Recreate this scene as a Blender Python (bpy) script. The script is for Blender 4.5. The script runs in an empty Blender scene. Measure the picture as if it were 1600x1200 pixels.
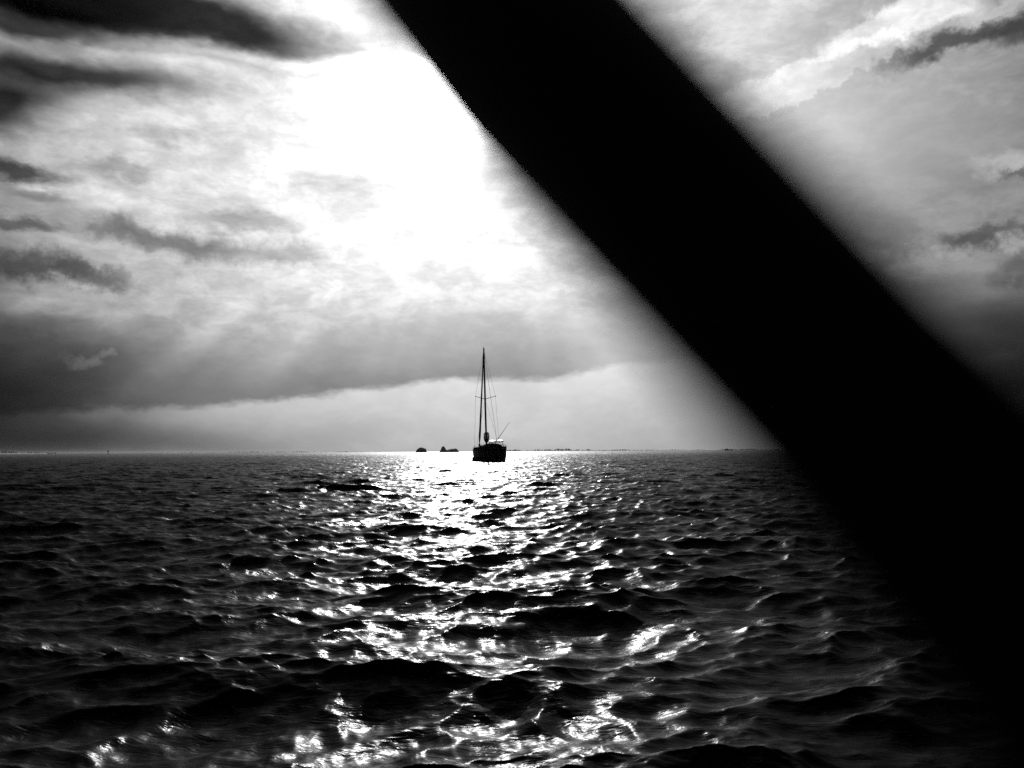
import bpy, bmesh, math, random
import numpy as np
from mathutils import Vector, Matrix, Euler

R = math.radians
random.seed(7)
rng = np.random.default_rng(11)
sc = bpy.context.scene
COL = sc.collection

# ------------------------------------------------------------------ camera
CAM_H = 1.15
FPX = 1600 * 28.0 / 36.0                      # focal length in photo pixels
PITCH = math.atan(105.0 / FPX)
ROLL = R(-0.30)
cam_d = bpy.data.cameras.new('camera')
cam = bpy.data.objects.new('camera', cam_d)
COL.objects.link(cam)
cam_d.lens = 28.0
cam_d.sensor_width = 36.0
cam_d.clip_start = 0.01
cam_d.clip_end = 60000
CAM_ROT = Matrix.Rotation(math.pi / 2 + PITCH, 3, 'X') @ Matrix.Rotation(ROLL, 3, 'Z')
cam.matrix_world = Matrix.Translation((0, 0, CAM_H)) @ CAM_ROT.to_4x4()
cam_d.dof.use_dof = True
cam_d.dof.focus_distance = 12.0
cam_d.dof.aperture_fstop = 6.8
sc.camera = cam


def ray(px, py):
    """World direction through a pixel of the photograph (1600 x 1200)."""
    return (CAM_ROT @ Vector(((px - 800) / FPX, (600 - py) / FPX, -1))).normalized()


def azel(px, py):
    d = ray(px, py)
    return math.atan2(d.x, d.y), math.asin(d.z)


def ground(px, dist):
    """Point on the sea at a given distance in the direction of a photo column."""
    a, _ = azel(px, 705)
    return Vector((math.sin(a) * dist, math.cos(a) * dist, 0))


# ------------------------------------------------------------------ world
SUN_AZ, SUN_EL = azel(733, 128)
SUN_DIR = ray(733, 128)

world = bpy.data.worlds.new('World')
sc.world = world
world.use_nodes = True
nt = world.node_tree
nt.nodes.clear()
L = nt.links.new


def node(t, **kw):
    n = nt.nodes.new(t)
    for k, v in kw.items():
        setattr(n, k, v)
    return n


def setin(n, i, v):
    if isinstance(v, bpy.types.NodeSocket):
        L(v, n.inputs[i])
    else:
        n.inputs[i].default_value = v


def m(op, a, b=None, c=None, clamp=False):
    n = node('ShaderNodeMath', operation=op, use_clamp=clamp)
    setin(n, 0, a)
    if b is not None:
        setin(n, 1, b)
    if c is not None:
        setin(n, 2, c)
    return n.outputs[0]


def vm(op, a, b=None, scale=None):
    n = node('ShaderNodeVectorMath', operation=op)
    setin(n, 0, a)
    if b is not None:
        setin(n, 1, b)
    if scale is not None:
        setin(n, 3, scale)
    return n.outputs['Value'] if op in ('LENGTH', 'DOT_PRODUCT') else n.outputs[0]


def smooth(x, a, b, lo=0.0, hi=1.0):
    n = node('ShaderNodeMapRange', interpolation_type='SMOOTHSTEP')
    setin(n, 0, x)
    n.inputs[1].default_value = a
    n.inputs[2].default_value = b
    n.inputs[3].default_value = lo
    n.inputs[4].default_value = hi
    return n.outputs[0]


def noise(vec, scale, detail=5, rough=0.55, dist=0.0, color=False):
    n = node('ShaderNodeTexNoise')
    n.inputs['Scale'].default_value = scale
    n.inputs['Detail'].default_value = detail
    n.inputs['Roughness'].default_value = rough
    n.inputs['Distortion'].default_value = dist
    L(vec, n.inputs['Vector'])
    return n.outputs['Color'] if color else n.outputs['Fac']


tc = node('ShaderNodeTexCoord')
D = tc.outputs['Generated']                       # direction of the ray
sep = node('ShaderNodeSeparateXYZ')
L(D, sep.inputs[0])
AZ = m('ARCTAN2', sep.outputs[0], sep.outputs[1])
EL = m('ARCSINE', sep.outputs[2])

# direction stretched so that clouds come out longer than tall
mp = node('ShaderNodeMapping')
mp.inputs['Scale'].default_value = (1, 1, 2.1)
L(D, mp.inputs[0])
DS = mp.outputs[0]

AE = node('ShaderNodeCombineXYZ')
L(AZ, AE.inputs[0])
L(EL, AE.inputs[1])
AE = AE.outputs[0]


def warped(scale, detail, rough, amp):
    w = vm('SUBTRACT', noise(DS, scale, detail, rough, color=True), (0.5, 0.5, 0.5))
    w = vm('MULTIPLY', w, (amp, amp * 0.62, 0.0))
    return vm('ADD', AE, w)


WARP_SOFT = warped(5.0, 5, 0.55, 0.13)
WARP_CRISP = warped(10.0, 9, 0.68, 0.10)
wp = vm('SUBTRACT', noise(D, 15.0, 9, 0.66, color=True), (0.5, 0.5, 0.5))
WARP_PUFF = vm('ADD', AE, vm('MULTIPLY', wp, (0.11, 0.09, 0.0)))

# Sky Texture seen through the grey of the picture, plus the light that thin
# cloud scatters forward round the sun
sky = node('ShaderNodeTexSky', sky_type='NISHITA')
sky.sun_disc = False
sky.sun_elevation = SUN_EL
sky.sun_rotation = SUN_AZ
sky.dust_density = 4.0
bw = node('ShaderNodeRGBToBW')
L(sky.outputs[0], bw.inputs[0])
NISH = bw.outputs[0]

cosang = vm('DOT_PRODUCT', D, tuple(SUN_DIR))
THETA = m('ARCCOSINE', m('MINIMUM', cosang, 0.9999999))


def expo(amp, deg):
    return m('MULTIPLY', m('EXPONENT', m('MULTIPLY', THETA, -1.0 / R(deg))), amp)



wide = m('MULTIPLY', m('EXPONENT', m('MULTIPLY', m('MULTIPLY', THETA, THETA), -1.0 / R(28.5) ** 2)), 11.2)
AUR = m('ADD', m('ADD', wide, expo(10.0, 5.5)), m('ADD', expo(1600.0, 1.0), 0.08))
BASE = m('ADD', m('MULTIPLY', NISH, 0.02), AUR)

T = None


def mul(x):
    global T
    T = x if T is None else m('MULTIPLY', T, x)


# broad mottling of the thin cloud, finest near the top
F1 = noise(DS, 6.0, 8, 0.6, 0.25)
F2 = noise(DS, 17.0, 7, 0.62, 0.4)
F3 = noise(DS, 55.0, 6, 0.65, 0.3)
MOT = m('MULTIPLY', m('MULTIPLY', smooth(F1, 0.33, 0.67, 0.84, 1.12), smooth(F2, 0.40, 0.63, 0.86, 1.10)), smooth(F3, 0.30, 0.72, 0.92, 1.08))


def blob(px, py, rx, ry, a, rot=0.0, lo=0.25, hi=1.1, crisp=False, puff=False):
    """A cloud: a warped ellipse in the sky; a > 0 takes light away, a < 0 adds."""
    c = azel(px, py)
    e = azel(px + rx * 0.5, py)
    w = azel(px - rx * 0.5, py)
    n_ = azel(px, py - ry * 0.5)
    s_ = azel(px, py + ry * 0.5)
    ra = abs(e[0] - w[0])
    re_ = abs(n_[1] - s_[1])
    mpn = node('ShaderNodeMapping', vector_type='TEXTURE')
    L(WARP_PUFF if puff else WARP_CRISP if crisp else WARP_SOFT, mpn.inputs[0])
    mpn.inputs['Location'].default_value = (c[0], c[1], 0)
    mpn.inputs['Rotation'].default_value = (0, 0, R(rot))
    mpn.inputs['Scale'].default_value = (ra, re_, 1)
    mul(smooth(vm('LENGTH', mpn.outputs[0]), lo, hi, 1.0 - a, 1.0))


# dark clouds of the upper left
blob(135, -12, 570, 84, 0.97, rot=-2, lo=0.5, hi=1.08)
blob(-100, -60, 560, 120, 0.7, lo=0.4, hi=1.1)
blob(110, 118, 350, 46, 0.92, rot=3, lo=0.2, hi=1.1)
blob(-20, 165, 130, 60, 0.92, rot=10, lo=0.2, hi=1.1)
blob(20, 268, 100, 30, 0.85, lo=0.2, hi=1.1, crisp=True)
blob(180, 264, 100, 18, 0.35, rot=3, crisp=True)
blob(250, 205, 70, 22, 0.30, crisp=True)
blob(25, 345, 110, 20, 0.62, rot=-2, crisp=True)
blob(30, 312, 80, 12, 0.5)
blob(290, 388, 150, 34, 0.62, rot=-3, lo=0.2, puff=True)
blob(180, 360, 80, 30, 0.45, puff=True)
blob(385, 347, 110, 20, 0.42, rot=3, crisp=True)
blob(440, 405, 90, 30, 0.35, puff=True)
blob(60, 425, 160, 34, 0.62, rot=-4, puff=True)
blob(140, 440, 100, 22, 0.45, puff=True)
blob(-10, 400, 120, 60, 0.4)
blob(560, 290, 130, 26, 0.22)
blob(110, 312, 140, 26, -0.5)
blob(60, 480, 150, 22, -0.5)
blob(350, 685, 380, 60, 0.25, lo=0.1, hi=1.3)
blob(10, 18, 240, 46, 0.85, lo=0.5, hi=1.1)
blob(20, 135, 150, 46, 0.6, lo=0.4, hi=1.1)
# bright tops and lumps in the bank
blob(330, 76, 420, 16, -1.5, rot=2, lo=0.1, hi=1.4)
blob(190, 500, 120, 22, -0.1, rot=8, lo=0.1, hi=1.2, puff=True)
blob(130, 565, 45, 14, -0.9, rot=-15, puff=True)
blob(165, 555, 25, 10, -0.6, puff=True)
# the far left and far right go dark over the horizon
blob(-150, 625, 500, 190, 0.93, lo=0.15, hi=1.25)
blob(40, 695, 420, 50, 0.68, lo=0.1, hi=1.3)
blob(-90, 560, 330, 240, 0.25, lo=0.1, hi=1.2)
blob(140, 555, 260, 65, 0.22, lo=0.1, hi=1.2)
blob(1720, 610, 310, 160, 0.94, rot=-8, lo=0.25, hi=1.3)
# right of the bar
blob(1500, 64, 170, 28, 0.75, rot=9, puff=True)
blob(1620, 40, 120, 40, 0.7, rot=9, puff=True)
blob(1400, 30, 150, 40, -0.75, rot=10, lo=0.6, puff=True)
blob(1560, 5, 130, 24, -0.45, puff=True)
blob(1250, 130, 210, 34, -0.28, rot=12, lo=0.75, hi=1.02, puff=True)
blob(1600, 235, 90, 30, -0.6, rot=10, puff=True)
blob(1605, 258, 45, 12, 0.5, rot=14, puff=True)
blob(1530, 380, 130, 24, 0.58, rot=3, puff=True)
blob(1600, 425, 70, 26, 0.4, puff=True)
blob(1400, 405, 120, 36, -0.35, rot=-12, puff=True)
blob(1600, 385, 40, 20, -0.7, puff=True)
blob(1640, 490, 200, 60, 0.4, lo=0.2, hi=1.2)

# the long rain-cloud bank with its sharp underside
pts = [(-900, 700), (-300, 668), (0, 652), (150, 644), (350, 637), (500, 622), (620, 607), (700, 598),
       (860, 594), (930, 581), (1050, 566), (1300, 556), (1700, 560), (2400, 590)]
ae = [azel(*p) for p in pts]
AZ0, AZ1 = -1.3, 1.3
wsep = node('ShaderNodeSeparateXYZ')
w2 = vm('SUBTRACT', noise(DS, 26.0, 6, 0.6, color=True), (0.5, 0.5, 0.5))
L(vm('ADD', AE, vm('MULTIPLY', w2, (0.03, 0.022, 0))), wsep.inputs[0])
fc = node('ShaderNodeFloatCurve')
cu = fc.mapping.curves[0]
fc.mapping.use_clip = False
while len(cu.points) > 2:
    cu.points.remove(cu.points[1])
cu.points[0].location = (0.0, 4 * ae[0][1])
cu.points[1].location = (1.0, 4 * ae[-1][1])
for a_, e_ in ae:
    cu.points.new((a_ - AZ0) / (AZ1 - AZ0), 4 * e_)
fc.mapping.update()
azn = node('ShaderNodeMapRange')
L(wsep.outputs[0], azn.inputs[0])
azn.inputs[1].default_value = AZ0
azn.inputs[2].default_value = AZ1
L(azn.outputs[0], fc.inputs['Value'])
HB = m('SUBTRACT', wsep.outputs[1], m('DIVIDE', fc.outputs[0], 4.0))     # height above the underside
bank = m('MULTIPLY', smooth(HB, -0.003, 0.009), smooth(HB, 0.0, 0.165, 1.0, 0.0))
bank = m('MULTIPLY', bank, smooth(F1, 0.3, 0.7, 0.85, 1.08))
bank = m('MULTIPLY', bank, smooth(wsep.outputs[0], azel(850, 560)[0], azel(1010, 560)[0], 1.0, 0.25))
mul(m('SUBTRACT', 1.0, m('MULTIPLY', bank, 0.60)))

# mottling everywhere but in the clear air under the bank and the smooth veil at the right
mpv = node('ShaderNodeMapping', vector_type='TEXTURE')
L(WARP_SOFT, mpv.inputs[0])
mpv.inputs['Location'].default_value = (*azel(1340, 235), 0)
mpv.inputs['Scale'].default_value = (0.19, 0.10, 1)
MK = m('MULTIPLY', smooth(HB, 0.02, 0.13, 0.25, 1.0), smooth(vm('LENGTH', mpv.outputs[0]), 0.3, 1.3, 0.35, 1.0))
mul(m('ADD', 1.0, m('MULTIPLY', m('SUBTRACT', MOT, 1.0), MK)))

# shafts of light fanning down from the sun behind the bank
ca = m('DIVIDE', m('SUBTRACT', AZ, SUN_AZ), m('SUBTRACT', SUN_EL + 0.001, EL))
rayv = node('ShaderNodeCombineXYZ')
L(ca, rayv.inputs[0])
RN = noise(rayv.outputs[0], 3.4, 2, 0.4)
raymask = m('MULTIPLY', smooth(EL, 0.02, 0.10), smooth(EL, 0.13, 0.23, 1.0, 0.0))
mul(m('ADD', 1.0, m('MULTIPLY', raymask, smooth(RN, 0.38, 0.68, -0.06, 0.14))))

for cc, ww_, aa in ((-1.02, 0.10, 0.34), (-0.66, 0.10, 0.08), (0.30, 0.08, 0.10)):
    mul(m('ADD', 1.0, m('MULTIPLY', raymask, smooth(m('ABSOLUTE', m('SUBTRACT', ca, cc)), 0.0, ww_, aa, 0.0))))

LUM = m('MULTIPLY', BASE, T)
bg = node('ShaderNodeBackground')
L(LUM, bg.inputs[0])
bg.inputs[1].default_value = 0.1
wo = node('ShaderNodeOutputWorld')
L(bg.outputs[0], wo.inputs[0])
world.cycles.sampling_method = 'MANUAL'
world.cycles.sample_map_resolution = 1024

# ------------------------------------------------------------------ sun
sun_d = bpy.data.lights.new('sun', 'SUN')
sun_d.energy = 5.0
sun_d.angle = R(0.53)
sun_d.color = (1, 1, 1)
sun = bpy.data.objects.new('sun', sun_d)
COL.objects.link(sun)
sun.rotation_euler = SUN_DIR.to_track_quat('Z', 'Y').to_euler()
sun.location = SUN_DIR * 60

# ------------------------------------------------------------------ exposure
vs = sc.view_settings
vs.view_transform = 'Standard'
vs.look = 'None'
vs.exposure = 0.0
vs.gamma = 1.0
vs.use_curve_mapping = False
sc.render.engine = 'CYCLES'
sc.cycles.use_denoising = False
sc.cycles.max_bounces = 5
sc.cycles.glossy_bounces = 3
sc.cycles.sample_clamp_direct = 14.0
sc.cycles.sample_clamp_indirect = 0.6
sc.cycles.caustics_reflective = False
sc.cycles.caustics_refractive = False


# ------------------------------------------------------------------ materials
def material(name, grey, rough=0.6, spec=0.5, metal=0.0, var=0.25, scale=3.0, bump=0.0, bump_scale=20.0):
    mt = bpy.data.materials.new(name)
    mt.use_nodes = True
    t = mt.node_tree
    b = t.nodes['Principled BSDF']
    b.inputs['Roughness'].default_value = rough
    b.inputs['Specular IOR Level'].default_value = spec
    b.inputs['Metallic'].default_value = metal
    co = t.nodes.new('ShaderNodeTexCoord')
    n = t.nodes.new('ShaderNodeTexNoise')
    n.inputs['Scale'].default_value = scale
    n.inputs['Detail'].default_value = 6
    t.links.new(co.outputs['Object'], n.inputs['Vector'])
    mr = t.nodes.new('ShaderNodeMapRange')
    t.links.new(n.outputs['Fac'], mr.inputs[0])
    mr.inputs[1].default_value = 0.3
    mr.inputs[2].default_value = 0.7
    mr.inputs[3].default_value = grey * (1 - var)
    mr.inputs[4].default_value = grey * (1 + var)
    t.links.new(mr.outputs[0], b.inputs['Base Color'])
    if bump:
        n2 = t.nodes.new('ShaderNodeTexNoise')
        n2.inputs['Scale'].default_value = bump_scale
        n2.inputs['Detail'].default_value = 5
        t.links.new(co.outputs['Object'], n2.inputs['Vector'])
        bp = t.nodes.new('ShaderNodeBump')
        bp.inputs['Strength'].default_value = bump
        t.links.new(n2.outputs['Fac'], bp.inputs['Height'])
        t.links.new(bp.outputs[0], b.inputs['Normal'])
    return mt


M_HULL = material('dark_hull_paint', 0.025, 0.45, spec=0.2)
M_DECK = material('weathered_deck', 0.05, 0.95, spec=0.05)
M_CABIN = material('dark_cabin_paint', 0.03, 0.9, spec=0.05)
M_GLASS = material('smoked_glass', 0.01, 0.1, var=0.1)
M_SPAR = material('dark_anodised_spar', 0.04, 0.8, spec=0.1)
M_SAIL = material('dark_sailcloth', 0.03, 0.95, spec=0.05, bump=0.3)
M_WIRE = material('rigging_wire', 0.06, 0.8, spec=0.1)
M_STEEL = material('dull_steel_tube', 0.15, 0.6, metal=0.3, spec=0.2)
M_WHITE = material('white_canvas', 0.80, 0.35, var=0.08)
M_RUBBER = material('dark_rubber', 0.02, 0.7)
M_ROCK = material('wet_dark_rock', 0.06, 0.8, scale=0.4, bump=0.6, bump_scale=1.0)
M_LEAF = material('dark_foliage', 0.05, 0.8, scale=0.5)
M_LAND = material('low_shore_soil', 0.07, 0.9, scale=0.05)
M_RAIL = material('black_painted_tube', 0.012, 0.75, spec=0.2, bump=0.1, bump_scale=200)


def water_material():
    mt = bpy.data.materials.new('sea_water')
    mt.use_nodes = True
    t = mt.node_tree
    t.nodes.clear()
    b = t.nodes.new('ShaderNodeBsdfGlossy')
    b.inputs['Color'].default_value = (1, 1, 1, 1)
    body = t.nodes.new('ShaderNodeBsdfDiffuse')
    body.inputs['Color'].default_value = (0.002, 0.002, 0.002, 1)
    fr = t.nodes.new('ShaderNodeFresnel')
    fr.inputs['IOR'].default_value = 1.333
    km = t.nodes.new('ShaderNodeMath')
    km.operation = 'MULTIPLY'
    km.inputs[1].default_value = 0.125
    t.links.new(fr.outputs[0], km.inputs[0])
    mx = t.nodes.new('ShaderNodeMixShader')
    t.links.new(km.outputs[0], mx.inputs[0])
    t.links.new(body.outputs[0], mx.inputs[1])
    t.links.new(b.outputs[0], mx.inputs[2])
    ou = t.nodes.new('ShaderNodeOutputMaterial')
    t.links.new(mx.outputs[0], ou.inputs[0])
    g = t.nodes.new('ShaderNodeNewGeometry')
    ln = t.nodes.new('ShaderNodeVectorMath')
    ln.operation = 'LENGTH'
    t.links.new(g.outputs['Position'], ln.inputs[0])
    # far out the ripples are finer than any picture can hold: they act as roughness
    mr = t.nodes.new('ShaderNodeMapRange')
    mr.interpolation_type = 'SMOOTHSTEP'
    t.links.new(ln.outputs['Value'], mr.inputs[0])
    mr.inputs[1].default_value = 60
    mr.inputs[2].default_value = 700
    mr.inputs[3].default_value = 0.24
    mr.inputs[4].default_value = 0.36
    t.links.new(mr.outputs[0], b.inputs['Roughness'])
    # capillary ripples
    mp = t.nodes.new('ShaderNodeMapping')
    mp.inputs['Scale'].default_value = (0.45, 1.35, 1)
    mp.inputs['Rotation'].default_value = (0, 0, 0.25)
    t.links.new(g.outputs['Position'], mp.inputs[0])
    n1 = t.nodes.new('ShaderNodeTexNoise')
    n1.inputs['Scale'].default_value = 15.0
    n1.inputs['Detail'].default_value = 3
    n1.inputs['Roughness'].default_value = 0.6
    n1.inputs['Distortion'].default_value = 0.6
    t.links.new(mp.outputs[0], n1.inputs['Vector'])
    bp = t.nodes.new('ShaderNodeBump')
    bp.inputs['Strength'].default_value = 1.0
    bp.inputs['Distance'].default_value = 0.0085
    t.links.new(n1.outputs['Fac'], bp.inputs['Height'])
    t.links.new(bp.outputs[0], b.inputs['Normal'])
    t.links.new(bp.outputs[0], fr.inputs['Normal'])
    return mt


M_WATER = water_material()


# ------------------------------------------------------------------ the sea
def ocean_band(size, n, lam_lo, lam_hi, rms, wind, spread, seed, slope=3.6):
    """One periodic patch of random waves: height and sideways displacement."""
    r = np.random.default_rng(seed)
    k1 = np.fft.fftfreq(n, size / n) * 2 * np.pi
    kx, ky = np.meshgrid(k1, k1, indexing='ij')
    k = np.hypot(kx, ky)
    k[0, 0] = 1e-6
    klo, khi = 2 * np.pi / lam_hi, 2 * np.pi / lam_lo
    kp = klo * 1.25
    P = k ** -3.6 * np.exp(-1.2 * (kp / k) ** 2) * np.exp(-(k / khi) ** 4)
    P *= 1 - np.exp(-(k / klo) ** 6)
    ang = np.arctan2(ky, kx) - wind
    P *= np.abs(np.cos(ang / 1.0)) ** spread + 0.03
    P[0, 0] = 0
    h = np.sqrt(P) * (r.normal(size=k.shape) + 1j * r.normal(size=k.shape))
    z = np.fft.ifft2(h)
    s = rms / np.std(z.real)
    dx = np.fft.ifft2(1j * kx / k * h)
    dy = np.fft.ifft2(1j * ky / k * h)
    return size, n, (z.real * s).astype(np.float32), (dx.real * s).astype(np.float32), (dy.real * s).astype(np.float32)


def sample(band, x, y, rot):
    size, n, *f = band
    c, s = math.cos(rot), math.sin(rot)
    u = (c * x + s * y) / size * n
    v = (-s * x + c * y) / size * n
    i, j = np.floor(u).astype(np.int64), np.floor(v).astype(np.int64)
    a, b = (u - i).astype(np.float32), (v - j).astype(np.float32)
    i0, i1, j0, j1 = i % n, (i + 1) % n, j % n, (j + 1) % n
    out = [q[i0, j0] * (1 - a) * (1 - b) + q[i1, j0] * a * (1 - b) + q[i0, j1] * (1 - a) * b + q[i1, j1] * a * b for q in f]
    z, dx, dy = out
    return z, c * dx - s * dy, s * dx + c * dy


def build_water():
    fine = np.arange(-44, 44.001, 0.1)
    coarse = np.arange(46.5, 314, 2.5)
    th = np.radians(np.concatenate([fine, coarse]))
    rr = [0.05]
    while rr[-1] < 10000:
        r_ = rr[-1]
        rr.append(r_ * (1.05 if r_ < 1.9 else 1.0047 if r_ < 260 else 1.035))
    rr = np.array(rr)
    nr, na = len(rr), len(th)
    TH, RR = np.meshgrid(th, rr)
    x, y = (np.sin(TH) * RR).ravel(), (np.cos(TH) * RR).ravel()
    r_ = RR.ravel()
    wd = R(90 + 8)
    b1 = ocean_band(47.0, 768, 0.7, 3.4, 0.040, wd, 5.0, 2)
    b2 = ocean_band(13.7, 512, 0.16, 0.8, 0.0134, wd, 1.7, 5)
    b3 = ocean_band(4.3, 512, 0.05, 0.28, 0.0023, wd, 1.5, 8)
    b0 = ocean_band(131.0, 512, 2.4, 9.0, 0.014, wd, 5.0, 13)
    X, Y, Z = x.copy(), y.copy(), np.zeros_like(x)
    far = np.clip(1 - (r_ - 600) / 3000, 0, 1)
    for bnd, fade, chop, rot in ((b0, far, 1.0, 0.0), (b1, far, 1.35, 0.0), (b2, np.clip(1.3 - r_ / 500, 0, 1), 1.2, 0.2),
                                 (b3, np.clip(1.3 - r_ / 45, 0, 1), 0.8, -0.4)):
        ox, oy = (10.83, 13.77) if bnd is b1 else (0.0, 0.0)
        z, dx, dy = sample(bnd, x + ox, y + oy, rot)
        Z += z * fade
        X += dx * fade * chop
        Y += dy * fade * chop
    co = np.stack([X, Y, Z], 1).astype(np.float32)
    i = np.arange(nr - 1)[:, None] * na
    j = np.arange(na)[None, :]
    jn = (j + 1) % na
    q = np.stack([i + j, i + na + j, i + na + jn, i + jn], 2).reshape(-1, 4)
    q = q[:, ::-1]
    nf = len(q)
    me = bpy.data.meshes.new('water')
    me.vertices.add(len(co))
    me.vertices.foreach_set('co', co.ravel())
    me.loops.add(nf * 4)
    me.loops.foreach_set('vertex_index', q.ravel().astype(np.int32))
    me.polygons.add(nf)
    me.polygons.foreach_set('loop_start', np.arange(0, nf * 4, 4, dtype=np.int32))
    me.polygons.foreach_set('use_smooth', np.ones(nf, dtype=bool))
    me.update(calc_edges=True)
    me.materials.append(M_WATER)
    o = bpy.data.objects.new('water', me)
    COL.objects.link(o)
    o['kind'] = 'structure'
    if me.polygons[1000].normal.z < 0:
        me.flip_normals()
    return o


build_water()


# ------------------------------------------------------------------ mesh helpers
def link(name, me, mat, parent=None, smooth_shade=True):
    me.materials.append(mat)
    if smooth_shade:
        me.polygons.foreach_set('use_smooth', [True] * len(me.polygons))
    o = bpy.data.objects.new(name, me)
    COL.objects.link(o)
    if parent:
        o.parent = parent
    return o


def from_bm(name, bm, mat, parent=None, smooth_shade=True):
    bmesh.ops.recalc_face_normals(bm, faces=bm.faces)
    me = bpy.data.meshes.new(name)
    bm.to_mesh(me)
    bm.free()
    return link(name, me, mat, parent, smooth_shade)


def loft(bm, rings, caps=True, close=True):
    vs_ = [[bm.verts.new(p) for p in r_] for r_ in rings]
    n = len(vs_[0])
    for a, b in zip(vs_, vs_[1:]):
        for i in range(n if close else n - 1):
            j = (i + 1) % n
            bm.faces.new((a[i], a[j], b[j], b[i]))
    if caps:
        bm.faces.new(vs_[0][::-1])
        bm.faces.new(vs_[-1])


def tube(bm, path, radii, seg=10, squash=1.0):
    path = [Vector(p) for p in path]
    if not hasattr(radii, '__len__'):
        radii = [radii] * len(path)
    rings = []
    for i, p in enumerate(path):
        d = (path[min(i + 1, len(path) - 1)] - path[max(i - 1, 0)]).normalized()
        up = Vector((0, 0, 1)) if abs(d.z) < 0.9 else Vector((1, 0, 0))
        a = d.cross(up).normalized()
        b = a.cross(d).normalized()
        rings.append([p + a * math.cos(2 * math.pi * k / seg) * radii[i] * squash + b * math.sin(2 * math.pi * k / seg) * radii[i]
                      for k in range(seg)])
    loft(bm, rings)


def tube_obj(name, path, radii, mat, parent=None, seg=10, squash=1.0):
    bm = bmesh.new()
    tube(bm, path, radii, seg, squash)
    return from_bm(name, bm, mat, parent)


def box(bm, c, s, bev=0.0, rot=None):
    g = bmesh.ops.create_cube(bm, size=1)
    mt = Matrix.Translation(c) @ (rot or Matrix.Identity(4)) @ Matrix.Diagonal((*s, 1))
    bmesh.ops.transform(bm, matrix=mt, verts=g['verts'])
    if bev:
        es = list({e for v in g['verts'] for e in v.link_edges})
        bmesh.ops.bevel(bm, geom=es, offset=bev, segments=2, affect='EDGES')


def empty(name, loc, rz=0.0):
    o = bpy.data.objects.new(name, None)
    COL.objects.link(o)
    o.location = loc
    o.rotation_euler = (0, 0, rz)
    o.empty_display_size = 0.3
    return o


def tag(o, label, cat, group=None):
    o['label'] = label
    o['category'] = cat
    if group:
        o['group'] = group
    return o


# ------------------------------------------------------------------ sailboat
BD = 88.0
bp = ground(763.9, BD)
los = math.atan2(bp.x, bp.y)                      # bearing of the line of sight
HEAD = R(13.0)                                    # bow turned left of the line of sight
boat = empty('sailboat', (bp.x, bp.y, 0.0))
# local frame: +x to the bow (away from the camera), +y to port (left), z up
boat.rotation_euler = (Matrix.Rotation(math.pi / 2 - los + HEAD, 3, 'Z') @ Matrix.Rotation(R(-1.55), 3, 'X')).to_euler()
tag(boat, 'dark sailboat at anchor with furled sails and a bare mast, in the sun glitter', 'sailboat')


def hull_sections():
    st = [(-4.55, .62, .40, 1.36, .05), (-4.0, .95, .78, 1.33, -.15), (-3.0, 1.25, 1.14, 1.30, -.35), (-1.5, 1.50, 1.42, 1.28, -.50),
          (0, 1.56, 1.50, 1.30, -.55), (1.5, 1.45, 1.28, 1.36, -.50), (3.0, 1.02, .78, 1.46, -.35), (4.1, .52, .30, 1.54, -.15),
          (4.75, .16, .08, 1.60, .10), (4.95, .03, .02, 1.62, .5)]
    rings = []
    for x, bd, bw_, fb, kd in st:
        half = [(bd, fb), (bd * 1.02, fb * .8), (bd * .99 + .0, fb * .5), (bw_ * 1.02, fb * .2), (bw_ * .93, -.05), (bw_ * .6, kd * .65 - .05), (0, kd - .12)]
        ring = [(x, y_, z_) for y_, z_ in half] + [(x, -y_, z_) for y_, z_ in half[-2::-1]]
        rings.append(ring)
    return st, rings


st, rings = hull_sections()
bm = bmesh.new()
loft(bm, rings, caps=True, close=False)
hull = from_bm('hull', bm, M_HULL, boat)
hull['label'] = 'dark rounded hull seen from the stern'
bm = bmesh.new()
loft(bm, [[(x, bd * .985, fb - .03), (x, bd * .5, fb + .02), (x, 0, fb + .05), (x, -bd * .5, fb + .02), (x, -bd * .985, fb - .03)] for x, bd, _, fb, _ in st],
     caps=False, close=False)
from_bm('deck', bm, M_DECK, boat)
for s in (1, -1):
    tube_obj('toe_rail', [(x, s * bd, fb + .02) for x, bd, _, fb, _ in st], .035, M_SPAR, hull, 6)
# rudder and transom ladder
bm = bmesh.new()
box(bm, (-4.62, 0, .15), (.16, .06, 1.5), .015)
from_bm('rudder', bm, M_HULL, boat)
# cabin trunk
bm = bmesh.new()
cab = [(2.9, .45, 1.30, 1.60), (2.4, .72, 1.25, 1.75), (1.2, .95, 1.15, 1.86), (0, 1.02, 1.10, 1.88), (-1.2, 1.0, 1.10, 1.88), (-1.7, .98, 1.10, 1.86)]
loft(bm, [[(x, w, z0), (x, w * .93, z0 + (z1 - z0) * .7), (x, w * .78, z1 - .03), (x, w * .4, z1 + .03), (x, 0, z1 + .05),
           (x, -w * .4, z1 + .03), (x, -w * .78, z1 - .03), (x, -w * .93, z0 + (z1 - z0) * .7), (x, -w, z0)] for x, w, z0, z1 in cab])
cabin = from_bm('cabin', bm, M_CABIN, boat)
for s in (1, -1):
    for x in (1.5, .5, -.6):
        bm = bmesh.new()
        box(bm, (x, s * (.955 + (0.02 if x < 1 else -.03)), 1.45), (.6, .05, .2), .02)
        from_bm('cabin_window', bm, M_GLASS, cabin)
# spray hood over the companionway
bm = bmesh.new()
rs = []
for x, w, h in ((-.7, .85, .16), (-1.0, .98, .34), (-1.5, 1.06, .42), (-2.0, 1.08, .40)):
    rs.append([(x, w * math.cos(math.pi * k / 10), 1.62 + (h if 1 else 0) * math.sin(math.pi * k / 10)) for k in range(11)])
loft(bm, rs, caps=True, close=True)
from_bm('spray_hood', bm, M_SAIL, boat)
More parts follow.
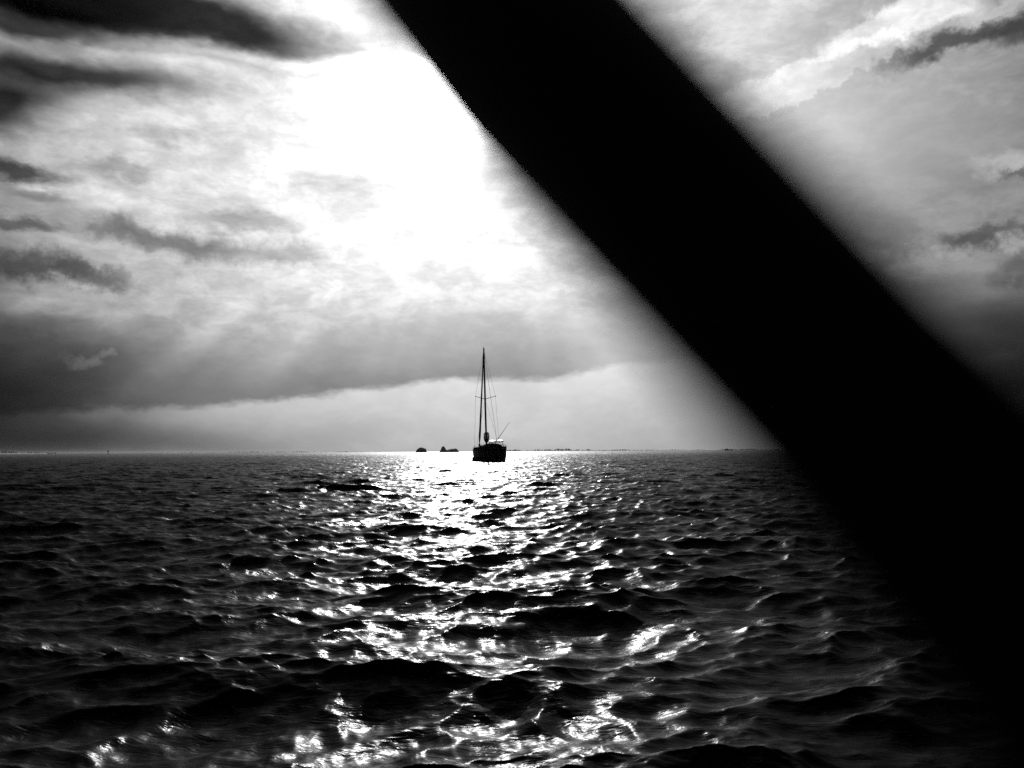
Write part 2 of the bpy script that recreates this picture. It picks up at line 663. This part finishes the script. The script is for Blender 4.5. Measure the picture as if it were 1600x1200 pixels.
# cockpit coaming
bm = bmesh.new()
for s in (1, -1):
    tube(bm, [(-1.7, s * 1.12, 1.35), (-3.0, s * 1.02, 1.34), (-4.1, s * .72, 1.34)], .13, 8)
from_bm('cockpit_coaming', bm, M_CABIN, boat)

MX = 1.0
MAST_TOP = 12.72
mast = tube_obj('mast', [(MX, 0, 1.7), (MX, 0, 6), (MX - .03, 0, 10), (MX - .06, 0, MAST_TOP)], [.105, .105, .098, .08], M_SPAR, boat, 12)
for s in (1, -1):
    tube_obj('spreader', [(MX, 0, 6.98), (MX - .25, s * 1.14, 7.27)], [.035, .025], M_SPAR, mast, 8)
    bm = bmesh.new()
    bmesh.ops.create_uvsphere(bm, u_segments=8, v_segments=6, radius=.06, matrix=Matrix.Translation((MX - .25, s * 1.14, 7.27)))
    from_bm('spreader_tip', bm, M_RUBBER, mast)
    tube_obj('shroud', [(MX - .05, s * .03, 12.4), (MX - .25, s * 1.14, 7.27), (MX - .25, s * 1.42, 1.15)], .010, M_WIRE, boat, 6)
    tube_obj('lower_shroud', [(MX, s * .04, 6.9), (MX - .7, s * 1.42, 1.12)], .008, M_WIRE, boat, 6)
tube_obj('backstay', [(MX - .06, 0, 12.6), (-4.5, 0, 1.2)], .015, M_WIRE, boat, 6)
tube_obj('masthead_aerial', [(MX - .06, .05, MAST_TOP - .1), (MX - .06, .05, MAST_TOP + .25)], .012, M_WIRE, mast, 6)
# furled headsail rolled round the forestay
fs = [Vector((4.62, 0, 2.0)).lerp(Vector((MX + .1, 0, 12.3)), t / 14) for t in range(15)]
fsr = [(.05 if i == 0 else .128 - .0045 * i) * (1 + .10 * random.uniform(-1, 1)) for i in range(15)]
jib = tube_obj('furled_headsail', fs, fsr, M_SAIL, boat, 10)
bm = bmesh.new()
tube(bm, [(4.70, 0, 1.78), (4.67, 0, 1.86), (4.64, 0, 2.02)], [.11, .12, .10], 12)
from_bm('furling_drum', bm, M_SPAR, jib)
bm = bmesh.new()
box(bm, (4.75, 0, 1.66), (.16, .20, .14), .03)
from_bm('bow_fitting', bm, M_WHITE, boat)
# boom and stowed mainsail, hauled in line with the view
ba = -HEAD


def boom_pt(t, y, z):                             # t metres aft of the mast
    d = Vector((-math.cos(ba), -math.sin(ba), 0))
    n = Vector((-d.y, d.x, 0))
    return Vector((MX, 0, 0)) + d * t + n * y + Vector((0, 0, z))


boom = tube_obj('boom', [boom_pt(.1, 0, 2.20), boom_pt(3.7, 0, 2.28)], .075, M_SPAR, boat, 10)
bm = bmesh.new()
rs = []
for i in range(13):
    t = i / 12
    h = (.86 * (1 - t) ** .9 + .34) * (1 + .05 * random.uniform(-1, 1))
    w = (.22 * (1 - t) ** .5 + .10) * (1 + .06 * random.uniform(-1, 1))
    ring = []
    for k in range(16):
        a = 2 * math.pi * k / 16
        ca_, sa_ = math.cos(a), math.sin(a)
        sx = math.copysign(abs(ca_) ** .6, ca_)
        sz = math.copysign(abs(sa_) ** .6, sa_)
        ww = w * (.62 + .38 * min(1, (sz + 1) * 1.1))
        ring.append(boom_pt(-.12 + 3.7 * t, sx * ww + .02 * math.sin(i * 1.7) + .03, 2.12 + h * .5 + sz * h * .5))
    rs.append(ring)
loft(bm, rs)
main = from_bm('stowed_mainsail', bm, M_SAIL, boat)
for t in (.5, 1.2, 1.9, 2.6, 3.2):
    h = .86 * (1 - t / 3.7) ** .9 + .34
    w = .22 * (1 - t / 3.7) ** .5 + .10
    tube_obj('sail_tie', [boom_pt(t, math.cos(a) * w * .97 + .03, 2.12 + h * .5 + math.sin(a) * h * .53) for a in [2 * math.pi * k / 12 for k in range(13)]],
             .018, M_RUBBER, main, 6)
tube_obj('topping_lift', [boom_pt(3.65, 0, 2.33), (MX - .1, 0, 12.5)], .010, M_WIRE, boat, 6)
# stern arch with its white canopy panels
AX = -3.55
ZT = 2.20
for s in (1, -1):
    tube_obj('arch_leg', [(AX, s * .92, 1.15), (AX, s * .78, 1.8), (AX, s * .70, ZT - .06)], .035, M_SPAR, boat, 8)
tube_obj('arch_bar', [(AX, -.76, ZT - .09), (AX, .76, ZT - .09)], .032, M_SPAR, boat, 8)
for s in (1, -1):
    tube_obj('arch_brace', [(AX, s * .35, ZT - .1), (AX + .1, s * .72, 1.75)], .018, M_STEEL, boat, 6)
for y0, y1 in ((-.74, -.16), (.10, .70)):
    bm = bmesh.new()
    box(bm, (AX, (y0 + y1) / 2 - .08, ZT + .03), (.62, y1 - y0, .035), .01, Matrix.Rotation(R(-12.5), 4, 'Y'))
    from_bm('canopy_panel', bm, M_WHITE, boat)
tube_obj('flag_staff', [(AX - .2, .25, 1.75), (AX - .2, 0, 2.2), (AX - .25, -1.50, 4.22)], [.034, .034, .016], M_SPAR, boat, 8)
# pulpit, pushpit, stanchions and lifelines
tube_obj('pulpit', [(3.4, .86, 1.25), (3.5, .84, 1.85), (4.4, .42, 1.98), (4.95, 0, 2.02), (4.4, -.42, 1.98), (3.5, -.84, 1.85), (3.4, -.86, 1.25)], .02, M_STEEL, boat, 6)
tube_obj('pushpit', [(-3.2, 1.2, 1.15), (-3.3, 1.18, 1.78), (-4.3, .78, 1.82), (-4.5, .55, 1.82), (-4.5, -.55, 1.82), (-4.3, -.78, 1.82), (-3.3, -1.18, 1.78), (-3.2, -1.2, 1.15)],
         .02, M_STEEL, boat, 6)
for s in (1, -1):
    for x, y_ in ((-1.6, 1.48), (0.1, 1.55), (1.9, 1.34)):
        tube_obj('stanchion', [(x, s * y_, 1.05), (x, s * y_, 1.72)], .017, M_STEEL, boat, 6)
    tube_obj('lifeline', [(-3.3, s * 1.18, 1.76), (-1.6, s * 1.48, 1.71), (.1, s * 1.55, 1.71), (1.9, s * 1.34, 1.71), (3.5, s * .84, 1.83)], .009, M_WIRE, boat, 6)
# dark canvas dodgers laced along the after rails
for s in (1, -1):
    bm = bmesh.new()
    loft(bm, [[(x, s * y_, 1.25), (x, s * (y_ + .02), 1.25), (x, s * (y_ + .02), z_), (x, s * y_, z_)]
              for x, y_, z_ in ((-4.3, .80, 1.62), (-3.3, 1.19, 1.64), (-1.6, 1.49, 1.66), (.1, 1.555, 1.64), (1.0, 1.46, 1.60))])
    from_bm('weather_cloth', bm, M_SAIL, boat, False)
bm = bmesh.new()
loft(bm, [[(-4.50, y_, 1.3), (-4.52, y_, 1.3), (-4.52, y_, 1.66), (-4.50, y_, 1.66)] for y_ in (-.56, .0, .56)])
from_bm('weather_cloth', bm, M_SAIL, boat, False)
# inflated fender slung over the port quarter
fd = tube_obj('fender', [(0, 0, -.36), (0, 0, -.33), (0, 0, -.25), (0, 0, .0), (0, 0, .22), (0, 0, .29), (0, 0, .33), (0, 0, .35), (0, 0, 1.0)],
              [.02, .09, .16, .18, .16, .09, .03, .012, .012], M_RUBBER, None, 12)
fd.location = Matrix.LocRotScale(boat.location, boat.rotation_euler, None) @ Vector((-.2, 1.76, .28))
fd.rotation_euler = boat.rotation_euler
tag(fd, 'small dark fender hanging at the waterline on the left side of the sailboat', 'fender')


# ------------------------------------------------------------------ distant islets and shores
def islet(px, dist, prof, depth, label, shrubs):
    """prof: (x offset px, height px) silhouette; a rounded rock of real depth with scrub on top."""
    s = dist / FPX
    base = ground(px, dist)
    root = empty('rock_islet', (base.x, base.y, 0), -math.atan2(base.x, base.y))
    tag(root, label, 'islet')
    bm = bmesh.new()
    xs = np.array([p[0] for p in prof]) * s
    hs = np.array([p[1] for p in prof]) * s
    n, mrow = 28, 15
    x0, x1 = xs[0], xs[-1]
    grid = []
    for i in range(n):
        x = x0 + (x1 - x0) * i / (n - 1)
        h = np.interp(x, xs, hs)
        row = []
        for j in range(mrow):
            v = -1 + 2 * j / (mrow - 1)
            hh = h * max(0, 1 - abs(v) ** 3.2) * (1 + .10 * math.sin(7 * v + i) * (abs(v) > .2))
            edge = min(1.0, h / (hs.max() * .5))
            row.append(bm.verts.new((x + random.uniform(-.12, .12) * s, v * depth * (.35 + .65 * edge), hh - .4 + random.uniform(-.12, .12) * s)))
        grid.append(row)
    for a, b in zip(grid, grid[1:]):
        for j in range(mrow - 1):
            bm.faces.new((a[j], b[j], b[j + 1], a[j + 1]))
    from_bm('rock', bm, M_ROCK, root, False)
    bm = bmesh.new()
    for _ in range(shrubs):
        x = random.uniform(x0 * .8, x1 * .8)
        h = np.interp(x, xs, hs)
        if h < hs.max() * .35:
            continue
        v = random.uniform(-.5, .5)
        c = Vector((x, v * depth, h * (1 - abs(v) ** 3.2) - .4))
        rr_ = random.uniform(.3, .75) * s
        for k in range(16):
            d = Vector((random.gauss(0, 1), random.gauss(0, 1), abs(random.gauss(0, .7)))).normalized() * rr_ * random.uniform(.4, 1)
            e1 = Vector((random.gauss(0, 1), random.gauss(0, 1), random.gauss(0, 1))).normalized() * rr_ * .4
            e2 = e1.orthogonal().normalized() * rr_ * .4
            p = c + d
            bm.faces.new([bm.verts.new(q) for q in (p - e1, p - e2, p + e1, p + e2)])
    f = from_bm('scrub', bm, M_LEAF, root, False)
    f['kind'] = 'stuff'
    return root


islet(658.5, 1150, [(-9.2, .0), (-8.6, 2.0), (-6.5, 5.2), (-3.5, 7.2), (-1, 8.0), (2, 7.4), (5.5, 6.2), (7.2, 5.6), (7.8, 2.0), (9.2, 0)], 6.0,
      'small dome-shaped dark islet alone on the horizon left of the sailboat', 30)
islet(702.5, 1150, [(-16.0, 0), (-15, 2.2), (-12.8, 6.5), (-11.2, 9.2), (-8.4, 9.4), (-6.6, 6.6), (-4.6, 3.4), (-2.6, 4.3), (2, 5.2), (7.5, 6.2), (11.5, 5.4), (13.6, 2.8), (15.6, 0)], 7.0,
      'dark islet with a pointed peak and a low tail, nearest the sailboat', 36)
islet(1139, 2300, [(-7, 0), (-6.2, 2.4), (-4.5, 3.0), (-1.5, 2.6), (0, 1.2), (2.5, 1.6), (5, 1.4), (7, 0)], 9.0,
      'tiny dark islet on the horizon beside the blurred black bar', 12)


def shore(px0, px1, dist, hpx, seed, depth, rough=.35):
    """Low land with a ragged line of trees standing on it."""
    r = random.Random(seed)
    s = dist / FPX
    cx = (px0 + px1) / 2
    base = ground(cx, dist)
    rz = -math.atan2(base.x, base.y)
    bm = bmesh.new()
    n = 60
    half = (px1 - px0) / 2 * s
    grid = []
    for i in range(n):
        t = -1 + 2 * i / (n - 1)
        e = max(0, 1 - abs(t) ** 8)
        grid.append([bm.verts.new((t * half, -depth * .5 * e - 1, -1.5)), bm.verts.new((t * half, -depth * .35 * e, .5 + hpx * s * .15 * e)),
                     bm.verts.new((t * half, depth * .3 * e, .8 + hpx * s * .2 * e)), bm.verts.new((t * half, depth * .5 * e + 1, -1.5))])
    for a, b in zip(grid, grid[1:]):
        for j in range(3):
            bm.faces.new((a[j], b[j], b[j + 1], a[j + 1]))
    land = from_bm('land', bm, M_LAND)
    land.location = (base.x, base.y, 0)
    land.rotation_euler = (0, 0, rz)
    land['kind'] = 'structure'
    bm = bmesh.new()
    cnt = int((px1 - px0) * 1.6)
    ph = [r.uniform(0, 6.28) for _ in range(4)]
    for i in range(cnt):
        t = r.uniform(-.985, .985)
        env = .62 + .20 * math.sin(t * 5 + ph[0]) + .14 * math.sin(t * 13 + ph[1]) + rough * .4 * math.sin(t * 31 + ph[2])
        h = max(.25, env * r.uniform(.75, 1.15)) * hpx * s * (1 - abs(t) ** 10)
        w = max(1.5, .55 * s) * r.uniform(.7, 1.4)
        y = r.uniform(-.3, .25) * depth
        rs_ = []
        for z, q in ((-.5, .75), (.25 * h, 1.0), (.6 * h, .95), (.85 * h, .6), (h, .15)):
            rs_.append([(t * half + math.cos(a) * w * q * r.uniform(.8, 1.2), y + math.sin(a) * w * q * r.uniform(.8, 1.2), z + .3) for a in [k * math.pi / 3 for k in range(6)]])
        loft(bm, rs_)
    o = from_bm('far_trees', bm, M_LEAF, None, False)
    o.location = land.location
    o.rotation_euler = land.rotation_euler
    o['kind'] = 'stuff'
    return o


tag(shore(786, 942, 5200, 4.0, 1, 160), 'low wooded shore on the horizon just right of the sailboat', 'shoreline')
tag(shore(935, 1320, 8000, 2.2, 2, 200), 'thin far shore running behind the black bar on the right', 'shoreline')
tag(shore(250, 560, 7600, 1.7, 3, 200), 'thin far shore on the horizon left of the islets', 'shoreline')
tag(shore(-260, 32, 3200, 6.6, 4, 160), 'dark wooded headland at the far left edge of the horizon', 'headland')
tag(shore(736, 757, 5600, 3.2, 5, 120), 'short bit of wooded shore peeping out behind the sailboat', 'shoreline')


def marker(px, dist, h, label):
    b = ground(px, dist)
    root = empty('channel_marker', (b.x, b.y, 0))
    tag(root, label, 'channel marker')
    tube_obj('post', [(0, 0, -1), (0, 0, h)], .22, M_RUBBER, root, 8)
    bm = bmesh.new()
    tube(bm, [(0, 0, h - .9), (0, 0, h - .8), (0, 0, h)], [.2, .75, .35], 8)
    from_bm('topmark', bm, M_RUBBER, root)
    return root


marker(169, 620, 3.1, 'thin dark channel post with a wider top on the left horizon')

# ------------------------------------------------------------------ blurred rail close to the lens
FWD = CAM_ROT @ Vector((0, 0, -1))


def near_point(px, py, depth):
    d = ray(px, py)
    return Vector((0, 0, CAM_H)) + d * (depth / d.dot(FWD))


# (the tube is a little slimmer at its lower end, which is nearer the lens)
D0, D1 = 0.057, 0.0375
P0 = near_point(849, 97, D0)
P1 = near_point(1318, 599, D1)
R0, R1 = 176 * D0 / FPX, 196 * D1 / FPX
dr = (P1 - P0).normalized()
A = P0 - dr * 0.60
B = P1 + dr * 1.30
rail = empty('boat_rail', B)
tag(rail, 'black out-of-focus rail slanting across the sky right in front of the camera', 'rail')
tube_obj('tube', [A - B, P0 - B, P1 - B, Vector((0, 0, 0))], [R0, R0, R1, R1], M_RAIL, rail, 32)
tube_obj('end_cap', [A - B + dr * .012, A - B - dr * .004, A - B - dr * .010], [R0 * 1.12, R0 * 1.2, R0 * .7], M_RAIL, rail, 24)
tube_obj('foot_flange', [dr * -.012, dr * .004, dr * .010], [R1 * 1.12, R1 * 2.2, R1 * 2.2], M_RAIL, rail, 24)

# ------------------------------------------------------------------ haze over the sea
bm = bmesh.new()
box(bm, (0, 0, 9.0), (22000, 22000, 22.0))
mh = bpy.data.materials.new('thin_sea_haze')
mh.use_nodes = True
mh.node_tree.nodes.clear()
pv = mh.node_tree.nodes.new('ShaderNodeVolumePrincipled')
pv.inputs['Color'].default_value = (.85, .85, .85, 1)
pv.inputs['Density'].default_value = 0.00003
pv.inputs['Anisotropy'].default_value = 0.0
mo = mh.node_tree.nodes.new('ShaderNodeOutputMaterial')
mh.node_tree.links.new(pv.outputs[0], mo.inputs['Volume'])
hz = from_bm('haze', bm, mh, None, False)
hz['kind'] = 'stuff'
